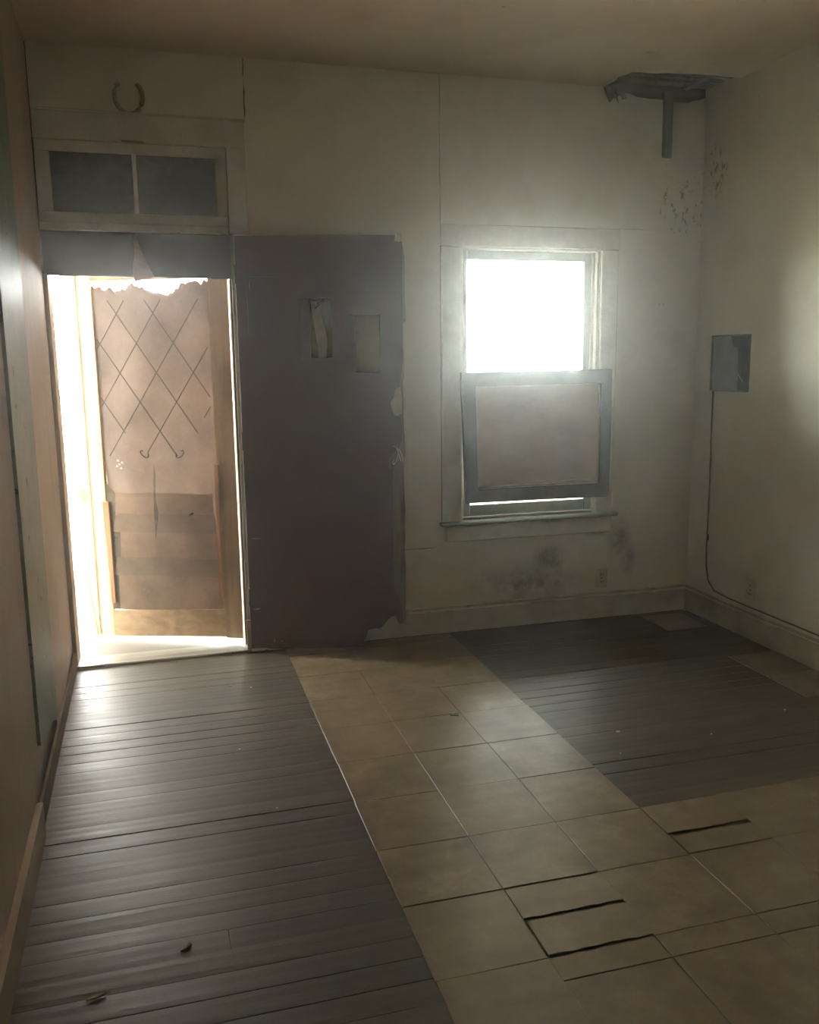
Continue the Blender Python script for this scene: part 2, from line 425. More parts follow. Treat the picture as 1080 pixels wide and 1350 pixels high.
# column 3: broken tile beside the bare patch
tile(CX[3], CX[4], 2.225, 2.392, rag='n'); tile(CX[3], CX[4], 2.108, 2.206, rag='f')
tile(CX[3], CX[4], 1.80, 2.104); tile(CX[3], CX[4], 1.712, 1.80)
for c in range(4, 8):
    top = 2.40 + 0.007 * (c - 4)
    tile(CX[c], CX[c + 1], 2.108, top); tile(CX[c], CX[c + 1], 1.80, 2.108); tile(CX[c], CX[c + 1], 1.712, 1.80)
near2 = [1.712, 1.405, 1.098, 0.79, 0.483, 0.176, -0.13, -0.437, -0.74]
for c in range(1, 8):
    for a, b in zip(near2, near2[1:]): tile(CX[c], CX[c + 1], b, a)
tile(2.652, 2.93, 3.318, 3.60); tile(2.652, 2.93, 3.035, 3.316); tile(2.70, 2.93, 2.73, 3.03)
tile(2.602, 2.86, 4.05, 4.345, ang=0.03)

# --- walls
def yz_rects(bm, X0, X1, rects):
    for y0, y1, z0, z1 in rects: bm_box(bm, X0, X1, y0, y1, z0, z1)
bm = bmesh.new()
for x0, x1, z0, z1 in ((XFAR, -0.478, -0.12, 3.3), (0.37, 1.54, -0.12, 3.3), (-0.478, 0.37, 2.08, 2.12), (-0.478, 0.37, 2.47, 3.3), (1.54, 2.34, -0.12, 0.63), (1.54, 2.34, 2.05, 3.3), (2.34, 3.10, -0.12, 3.3), (-0.478, 0.37, -0.12, -0.03)):
    bm_box(bm, x0, x1, 4.442, 4.58, z0, z1)
wall_back = tag(mesh_obj('wall_back', bm, 'gapdark'), 'stained off-white wall with a doorway, transom and sash window', 'wall', kind='structure')
def panel(loop, holes=()): return prism('wall_panel', loop, holes, 4.43, 4.4425, 'wall', wall_back)
panel([(-0.478, 2.607), (0.461, 2.602)] + ragged((0.461, 2.64), (0.463, 2.88), 8, 0.002) + [(0.463, 2.88), (-0.478, 2.88)])
panel([(0.457, 0.479), (1.4455, 0.480), (1.4455, 0.62), (1.4275, 0.62)] + ragged((1.4275, 2.166), (1.428, 2.88), 10, 0.0012) + [(1.428, 2.88), (0.4675, 2.88)] + ragged((0.468, 2.87), (0.4665, 2.6), 8, 0.002) + [(0.457, 2.59)])
top = ragged((2.953, 2.868), (2.84, 2.832), 4, 0.006) + ragged((2.84, 2.832), (2.60, 2.838), 5, 0.006) + ragged((2.60, 2.838), (2.44, 2.858), 5, 0.006) + ragged((2.44, 2.858), (2.37, 2.81), 3, 0.008) + ragged((2.37, 2.80), (2.33, 2.88), 3, 0.006) + [(2.33, 2.88)]
panel([(1.4325, 2.166), (2.953, 2.166)] + top + [(1.4325, 2.88)])
panel(rect(2.4425, 2.953, 0.0, 2.1652))
panel([(0.457, 0.0), (2.4418, 0.0), (2.4418, 0.612), (1.449, 0.612), (1.449, 0.505)] + ragged((1.449, 0.505), (1.40, 0.475), 4, 0.004) + ragged((1.40, 0.475), (0.457, 0.4735), 24, 0.0018) + [(0.457, 0.4735)])

# right wall with a hole where a panel box sits
HY0, HY1, HZ0, HZ1 = 3.945, 4.285, 1.295, 1.592
bm = bmesh.new()
yz_rects(bm, XR, XR + 0.14, ((YB, HY0, -0.12, 3.3), (HY1, 4.442, -0.12, 3.3), (HY0, HY1, -0.12, HZ0), (HY0, HY1, HZ1, 3.3)))
wall_right = tag(mesh_obj('wall_right', bm, 'wall_r'), 'warm beige plaster wall with a cut-out for a metal box', 'wall', kind='structure')

# left wall (slightly out of square): core, facing boards
def xy_prism(name, y0, y1, off, z0, z1, mat, parent=None, back=0.12):
    bm = bmesh.new()
    v = [bm.verts.new(p) for z in (z0, z1) for p in ((XL(y0) + off, y0, z), (XL(y1) + off, y1, z), (XL(y1) - back, y1, z), (XL(y0) - back, y0, z))]
    for f in ((0, 1, 2, 3), (7, 6, 5, 4), (0, 4, 5, 1), (1, 5, 6, 2), (2, 6, 7, 3), (3, 7, 4, 0)): bm.faces.new([v[i] for i in f])
    return mesh_obj(name, bm, mat, parent)
bm = bmesh.new()
for y0, y1, z0, z1 in ((YB, 4.58, -0.12, 3.3),):
    v = [bm.verts.new(p) for z in (z0, z1) for p in ((XL(y0) - 0.018, y0, z), (XL(y1) - 0.018, y1, z), (XFAR, y1, z), (XFAR, y0, z))]
    for f in ((0, 1, 2, 3), (7, 6, 5, 4), (0, 4, 5, 1), (1, 5, 6, 2), (2, 6, 7, 3), (3, 7, 4, 0)): bm.faces.new([v[i] for i in f])
wall_left = tag(mesh_obj('wall_left', bm, 'wall_l2'), 'pinkish bare boarded wall beside the doorway', 'wall', kind='structure')
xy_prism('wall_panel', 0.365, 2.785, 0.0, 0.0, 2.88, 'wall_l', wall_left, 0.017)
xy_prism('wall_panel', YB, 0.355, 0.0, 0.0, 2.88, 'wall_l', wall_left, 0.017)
xy_prism('edge_strip', 2.80, 2.95, -0.004, 0.09, 2.88, 'wall_l2', wall_left, 0.017)
bm = bmesh.new()                                         # flaking teal board, its foot broken off at a slant
def TX(y, o): return XL(y) + o
lp = [(2.96, 0.235)] + ragged((2.96, 0.235), (3.50, 0.125), 7, 0.012)[1:] + [(3.50, 0.125), (3.505, 2.88), (2.96, 2.88)]
prism('teal_board', lp, [], -0.017, 0.006, 'teal', wall_left, lambda u, v, d: (XL(u) + d, u, v))
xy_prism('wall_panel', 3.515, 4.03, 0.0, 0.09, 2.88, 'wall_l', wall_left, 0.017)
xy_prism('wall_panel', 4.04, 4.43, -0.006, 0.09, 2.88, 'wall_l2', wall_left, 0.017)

# wall behind the camera, ceiling, attic
wall_front = tag(box('wall_front', XFAR, 3.1, YB - 0.12, YB, -0.12, 3.3, 'wall_r', bev=0), 'plain beige wall facing the doorway wall', 'wall', kind='structure')
hole = ragged((2.953, 4.135), (2.62, 4.15), 7, 0.012) + ragged((2.62, 4.15), (2.36, 4.185), 6, 0.012) + ragged((2.36, 4.185), (2.33, 4.27), 3, 0.012) + ragged((2.33, 4.27), (2.345, 4.442), 3, 0.01)
lp = [(XFAR + 0.1, YB), (XR, YB)] + hole + [(2.345, 4.442), (XFAR + 0.1, 4.442)]
crack = [(2.262, 3.930), (2.29, 3.896), (2.32, 3.898), (2.345, 3.876), (2.328, 3.918), (2.298, 3.926)]
ceiling = tag(prism('ceiling', lp, [crack], ZC, ZC + 0.015, 'ceil', None, lambda u, v, d: (u, v, d)), 'brownish ceiling with a collapsed dark corner', 'ceiling', kind='structure')
for xj in (2.36, 2.80): box('joist', xj, xj + 0.045, 3.2, 4.44, ZC + 0.016, ZC + 0.16, 'joist', ceiling, 0.003)
for i, yj in enumerate((4.17, 4.26, 4.35)): box('lath', 2.25, 2.95, yj, yj + 0.035, ZC + 0.017 + 0.003 * i, ZC + 0.026 + 0.003 * i, 'joist', ceiling, 0.001)
box('top_plate', 2.2, 2.95, 4.40, 4.441, ZC + 0.03, ZC + 0.12, 'joist', ceiling, 0.003)
roof = tag(box('roof', -0.9, 3.3, YB - 0.3, 4.9, 3.3, 3.4, 'joist', bev=0), 'dark timber roof deck above the ceiling', 'roof', kind='structure')
# torn paper flap at the ceiling hole
bm = bmesh.new()
g = [[bm.verts.new((2.335 + 0.02 * i + 0.004 * math.sin(3 * j), 4.415 - 0.012 * j - 0.01 * math.sin(i * 1.4), ZC - 0.004 - 0.022 * j - (0.02 if (i + j) % 3 == 0 and j == 3 else 0))) for i in range(6)] for j in range(4)]
for j in range(3):
    for i in range(5):
        if (i, j) in ((3, 2), (0, 2), (2, 1)): continue
        bm.faces.new((g[j][i], g[j][i + 1], g[j + 1][i + 1], g[j + 1][i]))
fl = mesh_obj('torn_flap', bm, 'slat', ceiling)
md = fl.modifiers.new('thick', 'SOLIDIFY'); md.thickness = 0.003

# --- baseboards
def base_back(x0, x1):
    b = tag(box('baseboard_back', x0, x1, 4.412, 4.43, 0.0, 0.125, 'base', bev=0.002), 'scuffed cream baseboard below the window', 'baseboard', kind='structure')
    box('bead', x0, x1, 4.414, 4.43, 0.137, 0.150, 'base', b, 0.003)
    return b
base_back(0.47, 2.934)
b = tag(box('baseboard_right', 2.934, XR, YB, 4.43, 0.0, 0.122, 'base', bev=0.002), 'cream baseboard along the beige side wall', 'baseboard', kind='structure')
box('bead', 2.937, XR, YB, 4.43, 0.133, 0.146, 'base', b, 0.003)
b = xy_prism('baseboard_left', YB, 2.79, 0.020, 0.0, 0.118, 'wall_l', None, 0.0)
tag(b, 'pinkish baseboard under the near wall panel', 'baseboard', kind='structure')
xy_prism('dark_base_strip', 2.80, 4.43, 0.010, 0.0, 0.088, 'basedark', b, 0.0)  # darker brown strip along the wall foot

# ------------------------------------------------------------------ doorway trim
t1 = tag(empty('trim_1', (0, D, 0)), 'dark header, jamb and worn threshold around the open doorway', 'door frame', kind='structure')
prism('header_board', [(-0.476, 1.885)] + ragged((-0.476, 1.885), (0.372, 1.879), 20, 0.002)[1:] + [(0.372, 1.879), (0.372, 2.082), (-0.476, 2.082)], [], 0.012, 0.035, 'header', t1)
box('jamb', 0.370, 0.386, 0.0, 0.155, 0.0, 1.882, 'jamb', t1, 0.002)
box('door_stop', 0.362, 0.371, 0.05, 0.09, 0.02, 1.88, 'jamb', t1, 0.002)
lj = [(0.0, 0.0), (0.155, 0.0)] + ragged((0.155, 0.0), (0.155, 1.89), 26, 0.006) + [(0.155, 1.89), (0.0, 1.89)]
prism('jamb', lj, [], -0.494, -0.462, 'wall_l2', t1, lambda u, v, d: (d, u, v))
bm = bm_box(bmesh.new(), -0.468, 0.385, -0.032, 0.06, 0.0, 0.016, 0.005); mesh_obj('threshold', bm, 'thresh', t1)
bm = bm_box(bmesh.new(), -0.468, 0.37, 0.068, 0.15, -0.03, 0.006, 0.004); mesh_obj('threshold', bm, 'thresh', t1)
prism('jamb_foot', [(0.366, 0.016), (0.41, 0.016), (0.405, 0.09), (0.392, 0.14), (0.384, 0.17), (0.366, 0.17)], [], -0.012, 0.0, 'tan', t1)
box('side_casing', 0.386, 0.455, -0.014, 0.0, 0.0, 2.085, 'trim', t1, 0.002)

# ------------------------------------------------------------------ transom window
w2 = tag(empty('window_2', (0, D, 2.09)), 'grimy two-pane transom window above the doorway', 'window', kind='structure')
box('casing_top', -0.476, 0.455, -0.016, 0.0, 0.385, 0.505, 'transom', w2, 0.003)
box('casing_side', 0.368, 0.455, -0.016, 0.0, -0.005, 0.385, 'transom', w2, 0.003)
box('cap', -0.476, 0.462, -0.022, 0.0, 0.505, 0.515, 'transom', w2, 0.003)
box('sill_bar', -0.476, 0.366, -0.014, 0.03, -0.008, 0.028, 'transom', w2, 0.003)
fr = box('sash_rail', -0.476, 0.367, 0.002, 0.035, 0.029, 0.075, 'transom', w2, 0.003)
box('sash_rail', -0.476, 0.367, 0.002, 0.035, 0.338, 0.386, 'transom', w2, 0.003)
box('sash_stile', -0.476, -0.413, 0.002, 0.035, 0.075, 0.338, 'transom', w2, 0.003)
box('sash_stile', 0.315, 0.367, 0.002, 0.035, 0.075, 0.338, 'transom', w2, 0.003)
box('muntin', -0.060, -0.040, 0.004, 0.033, 0.075, 0.338, 'transom', w2, 0.003)
box('pane', -0.413, -0.060, 0.016, 0.021, 0.075, 0.338, 'tglass', w2, 0)
box('pane', -0.040, 0.315, 0.016, 0.021, 0.075, 0.338, 'tglass', w2, 0)
box('outer_board', -0.475, 0.37, 0.11, 0.13, 0.03, 0.38, 'joist', w2, 0)
prism('catch', [(-0.10, 0.385), (0.0, 0.382), (0.0, 0.392), (-0.10, 0.394)], [], -0.02, -0.015, 'shoe', w2)

# ------------------------------------------------------------------ sash window
w1 = tag(empty('window_1', (0, D, 0)), 'sash window with pale casing and grey-green sashes', 'window', kind='structure')
box('casing_side', 1.430, 1.540, -0.018, 0.0, 0.618, 2.052, 'trim', w1, 0.003)
box('casing_side', 2.340, 2.440, -0.018, 0.0, 0.618, 2.052, 'trim', w1, 0.003)
box('casing_top', 1.426, 2.444, -0.019, 0.0, 2.054, 2.163, 'trim', w1, 0.003)
box('stool', 1.415, 2.468, -0.045, 0.05, 0.597, 0.617, 'sash', w1, 0.006)
box('apron', 1.450, 2.440, -0.016, 0.0, 0.505, 0.596, 'trim', w1, 0.003)
box('jamb_liner', 1.530, 1.545, 0.0, 0.15, 0.617, 2.052, 'trim', w1, 0)
box('jamb_liner', 2.335, 2.350, 0.0, 0.15, 0.617, 2.052, 'trim', w1, 0)
box('jamb_liner', 1.54, 2.34, 0.0, 0.15, 2.046, 2.060, 'trim', w1, 0)
box('sill', 1.54, 2.34, 0.03, 0.17, 0.600, 0.632, 'sash', w1, 0)
box('stop_bead', 2.322, 2.335, 0.006, 0.022, 0.62, 2.046, 'trim', w1, 0.003)
box('stop_bead', 1.545, 1.556, 0.006, 0.022, 0.62, 2.046, 'trim', w1, 0.003)
box('parting_bead', 2.318, 2.335, 0.056, 0.066, 0.632, 2.046, 'trim', w1, 0.002)
def sash(name, d0, d1, z0, z1, rb, rt, st=0.047):
    s = box(name, 1.552, 1.552 + st, d0, d1, z0, z1, 'sash', w1, 0.003)
    box('stile', 2.328 - st, 2.328, d0, d1, z0, z1, 'sash', s, 0.003)
    box('rail', 1.552 + st, 2.328 - st, d0, d1, z0, z0 + rb, 'sash', s, 0.003)
    box('rail', 1.552 + st, 2.328 - st, d0, d1, z1 - rt, z1, 'sash', s, 0.003)
    dm = (d0 + d1) / 2
    box('pane', 1.552 + st, 2.328 - st, dm - 0.002, dm + 0.002, z0 + rb, z1 - rt, 'glass', s, 0)
sash('upper_sash', 0.070, 0.105, 1.375, 2.045, 0.035, 0.045)
sash('lower_sash', 0.024, 0.055, 0.634, 1.408, 0.062, 0.035)

# ------------------------------------------------------------------ brown entrance door, swung back
A1 = math.radians(-11)
d1 = tag(empty('door_1', (0.385, 4.402, 0.0), A1), 'battered dark brown door with three stepped lights, swung open against the wall', 'door', kind='structure')
def R(u0, u1, z0, z1): return [(u0, z0), (u0, z1), (u1, z1), (u1, z0)]
L0, L1, L2 = R(0.052, 0.192, 1.612, 1.885), R(0.300, 0.457, 1.495, 1.783), R(0.546, 0.692, 1.420, 1.702)
core = [(0.0, 0.03)] + ragged((0.0, 0.03), (0.575, 0.02), 8, 0.006)[1:] + [(0.575, 0.02), (0.597, 0.098)] + ragged((0.597, 0.098), (0.67, 0.114), 4, 0.006)[1:] + [(0.67, 0.114), (0.705, 0.150), (0.725, 0.171), (0.748, 0.174), (0.758, 0.150), (0.766, 0.127)] + ragged((0.766, 0.127), (0.80, 0.128), 4, 0.006)[1:] + [(0.802, 0.128)] + ragged((0.802, 0.128), (0.803, 2.08), 26, 0.003)[1:] + [(0.803, 2.08), (0.0, 2.075)]
prism('door_core', core, [L0, L1, L2], 0.003, 0.032, 'core', d1)
skin = [(0.0, 0.022)] + ragged((0.0, 0.022), (0.58, 0.006), 10, 0.005)[1:] + [(0.58, 0.006), (0.600, 0.092)] + ragged((0.60, 0.092), (0.67, 0.108), 5, 0.006)[1:] + [(0.67, 0.108), (0.70, 0.142), (0.722, 0.166), (0.748, 0.170), (0.756, 0.140), (0.768, 0.122), (0.788, 0.128), (0.782, 0.20), (0.765, 0.27), (0.745, 0.315)] + ragged((0.742, 0.33), (0.737, 0.93), 9, 0.0015) + [(0.737, 0.93), (0.722, 0.95), (0.724, 0.995), (0.742, 1.02), (0.770, 1.03), (0.790, 1.08), (0.793, 1.15)] + ragged((0.785, 1.20), (0.752, 1.21), 3, 0.004) + [(0.752, 1.21), (0.742, 1.235), (0.735, 1.27), (0.752, 1.30), (0.760, 1.335), (0.782, 1.352), (0.790, 1.39), (0.798, 1.44), (0.804, 1.5), (0.806, 2.045), (0.790, 2.058), (0.776, 2.078), (0.5, 2.080), (0.0, 2.074)]
prism('front_skin', skin, [L0, L1, L2], 0.0, 0.0032, 'brown', d1)
back = [(0.0, 0.03), (0.57, 0.03), (0.60, 0.11), (0.67, 0.12), (0.70, 0.16), (0.75, 0.18), (0.77, 0.14), (0.80, 0.14), (0.80, 2.075), (0.0, 2.07)]
prism('rear_skin', back, [R(0.352, 0.455, 1.497, 1.78), R(0.572, 0.690, 1.422, 1.70)], 0.032, 0.036, 'brown', d1)
for lt in (L0, L1, L2):                                 # thin beads round each light
    u0, u1, z0, z1 = lt[0][0], lt[2][0], lt[0][1], lt[1][1]
    prism('light_bead', R(u0 - 0.008, u1 + 0.008, z0 - 0.008, z1 + 0.008), [R(u0, u1, z0, z1)], -0.003, 0.0, 'header', d1)
box('light_infill', 0.052, 0.192, 0.012, 0.018, 1.612, 1.885, 'header', d1, 0)
prism('dangling_strip', [(0.352, 1.775), (0.385, 1.768), (0.405, 1.70), (0.425, 1.63), (0.432, 1.57), (0.425, 1.50), (0.385, 1.498), (0.375, 1.60), (0.366, 1.68)], [], 0.040, 0.044, 'tan', d1)
tube('dangling_rod', [(0.375, 0.036, 1.735), (0.405, 0.036, 1.762), (0.432, 0.036, 1.782)], 0.004, 'iron', d1)
prism('torn_fibre', [(0.738, 1.272), (0.755, 1.30), (0.764, 1.338), (0.788, 1.352), (0.796, 1.30), (0.794, 1.215), (0.762, 1.205), (0.748, 1.232)], [], -0.001, 0.006, 'tan', d1)
box('exposed_core_strip', 0.740, 0.778, 0.0005, 0.004, 0.34, 0.985, 'core', d1, 0.001)
prism('edge_strip', [(0.804, 1.655), (0.818, 1.672), (0.814, 1.80), (0.816, 1.98), (0.808, 2.03), (0.802, 2.03)], [], 0.004, 0.016, 'metal', d1)
prism('edge_leak', [(0.8035, 1.38), (0.8085, 1.40), (0.8085, 1.64), (0.8035, 1.655)], [], 0.0, 0.03, 'pale', d1)  # pale strip standing for light leaking past the door's free edge
prism('corner_patch', [(0.768, 2.05), (0.79, 2.045), (0.804, 2.05), (0.80, 2.075), (0.772, 2.08)], [], -0.001, 0.0, 'tan', d1)
for i, (pts) in enumerate(([(0.745, 1.055), (0.762, 1.05), (0.772, 1.02), (0.765, 0.985), (0.748, 0.962)], [(0.762, 1.05), (0.780, 1.035), (0.792, 1.00), (0.796, 0.975)], [(0.768, 1.045), (0.776, 1.01), (0.784, 0.98)], [(0.748, 0.962), (0.742, 0.975), (0.750, 0.985)])):
    tube('loose_wire', [(u, -0.008 - 0.003 * i, z) for u, z in pts], 0.0022, 'wire', d1, 5)
for z in (0.25, 1.05, 1.85):
    tube('hinge', [(0.0, -0.006, z), (0.0, -0.006, z + 0.09)], 0.007, 'metal_d', d1, 8)
for u, z, w_, h_ in ((0.035, 0.232, 0.045, 0.010), (0.045, 0.60, 0.06, 0.004), (0.118, 0.06, 0.006, 0.02), (0.155, 0.055, 0.008, 0.012), (0.585, 0.045, 0.004, 0.04), (0.065, 1.84, 0.003, 0.06), (0.714, 0.452, 0.005, 0.005)):
    prism('scratch', [(u - w_ / 2, z), (u, z - h_ / 2), (u + w_ / 2, z + h_ * 0.2), (u + 0.1 * w_, z + h_ / 2)], [], -0.0008, 0.0, 'tan', d1)

# ------------------------------------------------------------------ screen door, ajar outwards
A2 = math.radians(180 - 24.5)
d2 = tag(empty('door_2', (0.37, 4.60, 0.0), A2), 'raw pine screen door patched with brown sheeting, ajar in the doorway', 'door', kind='structure')
# local x runs from hinge to free edge, local +y points into the room
def prism2(name, loop, holes, n0, n1, mat, parent=d2): return prism(name, loop, holes, n0, n1, mat, parent)
def stile(name, u0, u1, z0, z1, n0, n1, mat, rag=0.0, bot=None):
    lp = [(u0, z0), (u1, z0 if bot is None else bot)]
    lp += (ragged((u1, lp[1][1]), (u1, z1), 30, rag)[1:] if rag else []) + [(u1, z1), (u0, z1)]
    return prism2(name, lp, [], n0, n1, mat)
stile('stile', 0.004, 0.098, 0.022, 1.99, -0.014, 0.014, 'stile_r')
stile('stile_edge', 0.098, 0.112, 0.17, 1.99, -0.010, 0.008, 'stile')
stile('stile', 0.738, 0.822, 0.012, 1.99, -0.014, 0.014, 'stile_d')
lo = [(0.822, 0.012), (0.842, 0.006), (0.862, 0.015), (0.885, 0.055)] + ragged((0.897, 0.085), (0.900, 1.99), 40, 0.004) + [(0.9, 1.99), (0.822, 1.99)]
so = prism2('outer_stile', lo, [], -0.016, 0.018, 'stile')
prism2('split_grain', [(0.835, 0.02), (0.846, 0.015), (0.850, 0.12), (0.862, 0.22), (0.872, 0.33), (0.862, 0.24), (0.846, 0.14)], [], 0.018, 0.0195, 'batten', so)
prism2('knot', [(0.836, 0.81), (0.852, 0.822), (0.875, 0.815), (0.885, 0.79), (0.878, 0.765), (0.858, 0.752), (0.84, 0.765), (0.833, 0.79)], [], 0.018, 0.0195, 'batten', so)
prism2('bottom_rail', [(0.098, 0.028), (0.738, 0.010), (0.738, 0.155), (0.098, 0.178)], [], -0.014, 0.013, 'rail')
prism2('top_rail', [(0.098, 1.90), (0.738, 1.90), (0.738, 1.985), (0.098, 1.985)], [], -0.014, 0.012, 'rail')
# thin brown sheet with a ragged top
NX, NZ = 44, 60
tops = [(0.105, 1.893), (0.16, 1.878), (0.22, 1.885), (0.27, 1.870), (0.31, 1.84), (0.36, 1.822), (0.40, 1.838), (0.44, 1.85), (0.48, 1.872), (0.52, 1.886), (0.56, 1.852), (0.60, 1.848), (0.66, 1.862), (0.74, 1.866)]
def topz(u):
    for (a, za), (b, zb) in zip(tops, tops[1:]):
        if a <= u <= b: return za + (zb - za) * (u - a) / (b - a)
    return 1.86
bm = bmesh.new(); grid = []
for j in range(NZ + 1):
    rw = []
    for i in range(NX + 1):
        u = 0.105 + 0.633 * i / NX; z = 0.16 + (topz(u) + (RNG.uniform(-0.012, 0.012) if j == NZ else 0) - 0.16) * j / NZ
        n = 0.006 * math.sin(u * 19 + z * 3) + 0.004 * math.sin(z * 9 - u * 12) - 0.004
        rw.append(bm.verts.new((u, n - 0.004, z)))
    grid.append(rw)
for j in range(NZ):
    for i in range(NX):
        f = bm.faces.new((grid[j][i], grid[j][i + 1], grid[j + 1][i + 1], grid[j + 1][i])); f.smooth = True
sh = mesh_obj('sheet', bm, 'sheet', d2)
md = sh.modifiers.new('thick', 'SOLIDIFY'); md.thickness = 0.0015
prism2('backing_board', [(0.60, 0.16), (0.737, 0.16), (0.737, 0.86), (0.69, 0.80), (0.62, 0.62)], [], 0.0045, 0.0065, 'joist')
strips = [(0.16, 0.362, 0.700, 0.120, 'strip'), (0.352, 0.452, 0.722, 0.118, 'strip2'), (0.440, 0.600, 0.676, 0.122, 'strip'), (0.590, 0.690, 0.712, 0.130, 'strip2'), (0.680, 0.800, 0.690, 0.140, 'strip')]
for k, (z0, z1, ul, ur, mt) in enumerate(strips):
    lp = ragged((ur, z0), (ul, z0), 10, 0.0035) + [(ul, z0), (ul - 0.006 - 0.02 * (k % 2), z1)] + ragged((ul - 0.006 - 0.02 * (k % 2), z1), (ur, z1), 10, 0.0035)[1:] + [(ur, z1)]
    prism2('panel_strip', lp, [], 0.0068 + 0.0012 * (k % 2), 0.0078 + 0.0012 * (k % 2), mt)
prism2('slit_shade', [(0.456, 0.945), (0.450, 0.90), (0.456, 0.82), (0.458, 0.76), (0.448, 0.70), (0.455, 0.64), (0.470, 0.555), (0.470, 0.66), (0.468, 0.76), (0.463, 0.86)], [], 0.009, 0.0105, 'joist')  # dark sliver laid on top, standing for shade inside a tear
tube('scorch_mark', [(0.268, 0.010, 0.695), (0.262, 0.010, 0.685)], 0.016, 'iron', d2, 8)
# iron lattice with scrolls
def bar(p, q): tube('lattice_bar', [(p[0], 0.012, p[1]), (q[0], 0.012, q[1])], 0.0026, 'iron', d2, 5)
def clip(u0, k, zlo, zhi):
    z = lambda u: 1.282 + k * (u - u0)
    ua, ub = sorted((u0 + (zlo - 1.282) / k, u0 + (zhi - 1.282) / k))
    ua, ub = max(ua, 0.125), min(ub, 0.725)
    return (ua, z(ua)), (ub, z(ub))
for u0, zl in ((0.509, 1.0), (0.309, 1.12), (0.709, 1.12), (0.109, 1.2)): bar(*clip(u0, 1.5, zl, 1.80))
for u0, zl in ((0.509, 1.0), (0.309, 1.02), (0.709, 1.2), (0.109, 1.2), (0.909, 1.2)): bar(*clip(u0, -1.5, zl, 1.80))
for uc, s in ((0.497, 1), (0.312, -1)):
    pts = []
    for k in range(15):
        a = -0.6 + k * 0.36; rr = 0.028 - 0.0011 * k
        pts.append((uc + s * (0.01 + rr * math.cos(a + math.pi)), 0.012, 1.015 - rr * math.sin(a + 0.6) * 1.0))
    tube('scroll', pts, 0.0035, 'iron', d2, 5)
prism2('batten', [(0.716, 0.200), (0.738, 0.195), (0.752, 0.757), (0.718, 0.757)], [], 0.014, 0.026, 'batten')
prism2('batten', [(0.106, 0.232), (0.126, 0.232), (0.118, 0.955), (0.098, 0.955)], [], 0.014, 0.024, 'batten')
for u, z in ((0.655, 0.975), (0.648, 0.955), (0.632, 0.965), (0.640, 0.935), (0.662, 0.945)):
    prism2('chip_mark', [(u - 0.006, z - 0.004), (u + 0.006, z - 0.005), (u + 0.004, z + 0.006), (u - 0.004, z + 0.004)], [], 0.0085, 0.0095, 'pale')

# ------------------------------------------------------------------ things on the walls
# framed picture in front of the lower sash
fp = tag(empty('framed_picture', (1.985, D - 0.028, 0.72)), 'dark wooden picture frame with a faded mauve print, propped over the lower window half', 'picture')
def fq(a): return [(x - 1.985, z - 0.72) for x, z in a]
OUT = fq([(1.550, 0.720), (2.395, 0.7145), (2.394, 1.419), (1.522, 1.414)])
INN = fq([(1.615, 0.790), (2.332, 0.792), (2.330, 1.345), (1.600, 1.340)])
names = ('frame_rail', 'frame_stile', 'frame_rail', 'frame_stile')
for i in range(4):
    j = (i + 1) % 4
    prism(names[i], [OUT[i], OUT[j], INN[j], INN[i]], [], -0.032, 0.0, 'frame', fp)
IN2 = [(p[0] * 0.985, 0.345 + (p[1] - 0.345) * 0.975) for p in INN]
for i in range(4):
    j = (i + 1) % 4
    prism('fillet', [INN[i], INN[j], IN2[j], IN2[i]], [], -0.022, -0.006, 'fillet', fp)
prism('print', IN2, [], -0.012, -0.008, 'print', fp)
prism('backing_board', INN, [], -0.008, -0.003, 'joist', fp)
bm = bmesh.new()                                         # curled paper edge along the foot of the print
n = 16; ra, rb = [], []
for i in range(n + 1):
    t = i / n; x = -0.36 + 0.70 * t
    ra.append(bm.verts.new((x, -0.014, 0.078 + 0.012 * t))); rb.append(bm.verts.new((x, -0.024 - 0.004 * math.sin(5 * t), 0.088 + 0.016 * t + 0.004 * math.sin(9 * t))))
for i in range(n): bm.faces.new((ra[i], ra[i + 1], rb[i + 1], rb[i]))
ce = mesh_obj('curled_edge', bm, 'fillet', fp); md = ce.modifiers.new('thick', 'SOLIDIFY'); md.thickness = 0.0015

# horseshoe
pts = []
for k in range(19):
    a = math.radians(-235 + k * 290 / 18 + 0) ; a = math.radians(125 + k * (290 / 18))
    pts.append((0.062 * math.cos(a) * (1.0 + 0.08 * math.sin(a)), 0.0, 0.072 * math.sin(a)))
hs = tag(empty('horseshoe', (-0.056, D - 0.005, 2.672)), 'painted-over horseshoe, open end up, above the transom', 'horseshoe')
tube('shoe', pts, 0.010, 'shoe', hs, 8, 1.0)
for k in (3, 5, 7, 11, 13, 15):
    p = pts[k]; tube('nail', [(p[0], -0.007, p[2]), (p[0], -0.0105, p[2])], 0.0025, 'metal_d', hs, 6)

# outlets
def outlet(loc, rz, label):
    e = tag(empty('wall_outlet', loc, rz), label, 'outlet')
    box('cover_plate', -0.036, 0.036, -0.005, 0.0, -0.058, 0.058, 'plate', e, 0.003)
    for dz in (-0.022, 0.022):
        s = box('socket', -0.015, 0.015, -0.0075, -0.004, dz - 0.014, dz + 0.014, 'plate', e, 0.003)
        for dx in (-0.006, 0.006): box('slot', dx - 0.0018, dx + 0.0018, -0.0083, -0.007, dz - 0.006, dz + 0.007, 'slot', s, 0)
    tube('screw', [(0, -0.0045, 0), (0, -0.0068, 0)], 0.0045, 'metal_d', e, 8)
    return e
outlet((2.392, D, 0.231), 0, 'yellowed wall outlet under the window sill')
outlet((XR, 3.838, 0.262), -math.pi / 2, 'cream wall outlet above the side baseboard next to the cable')

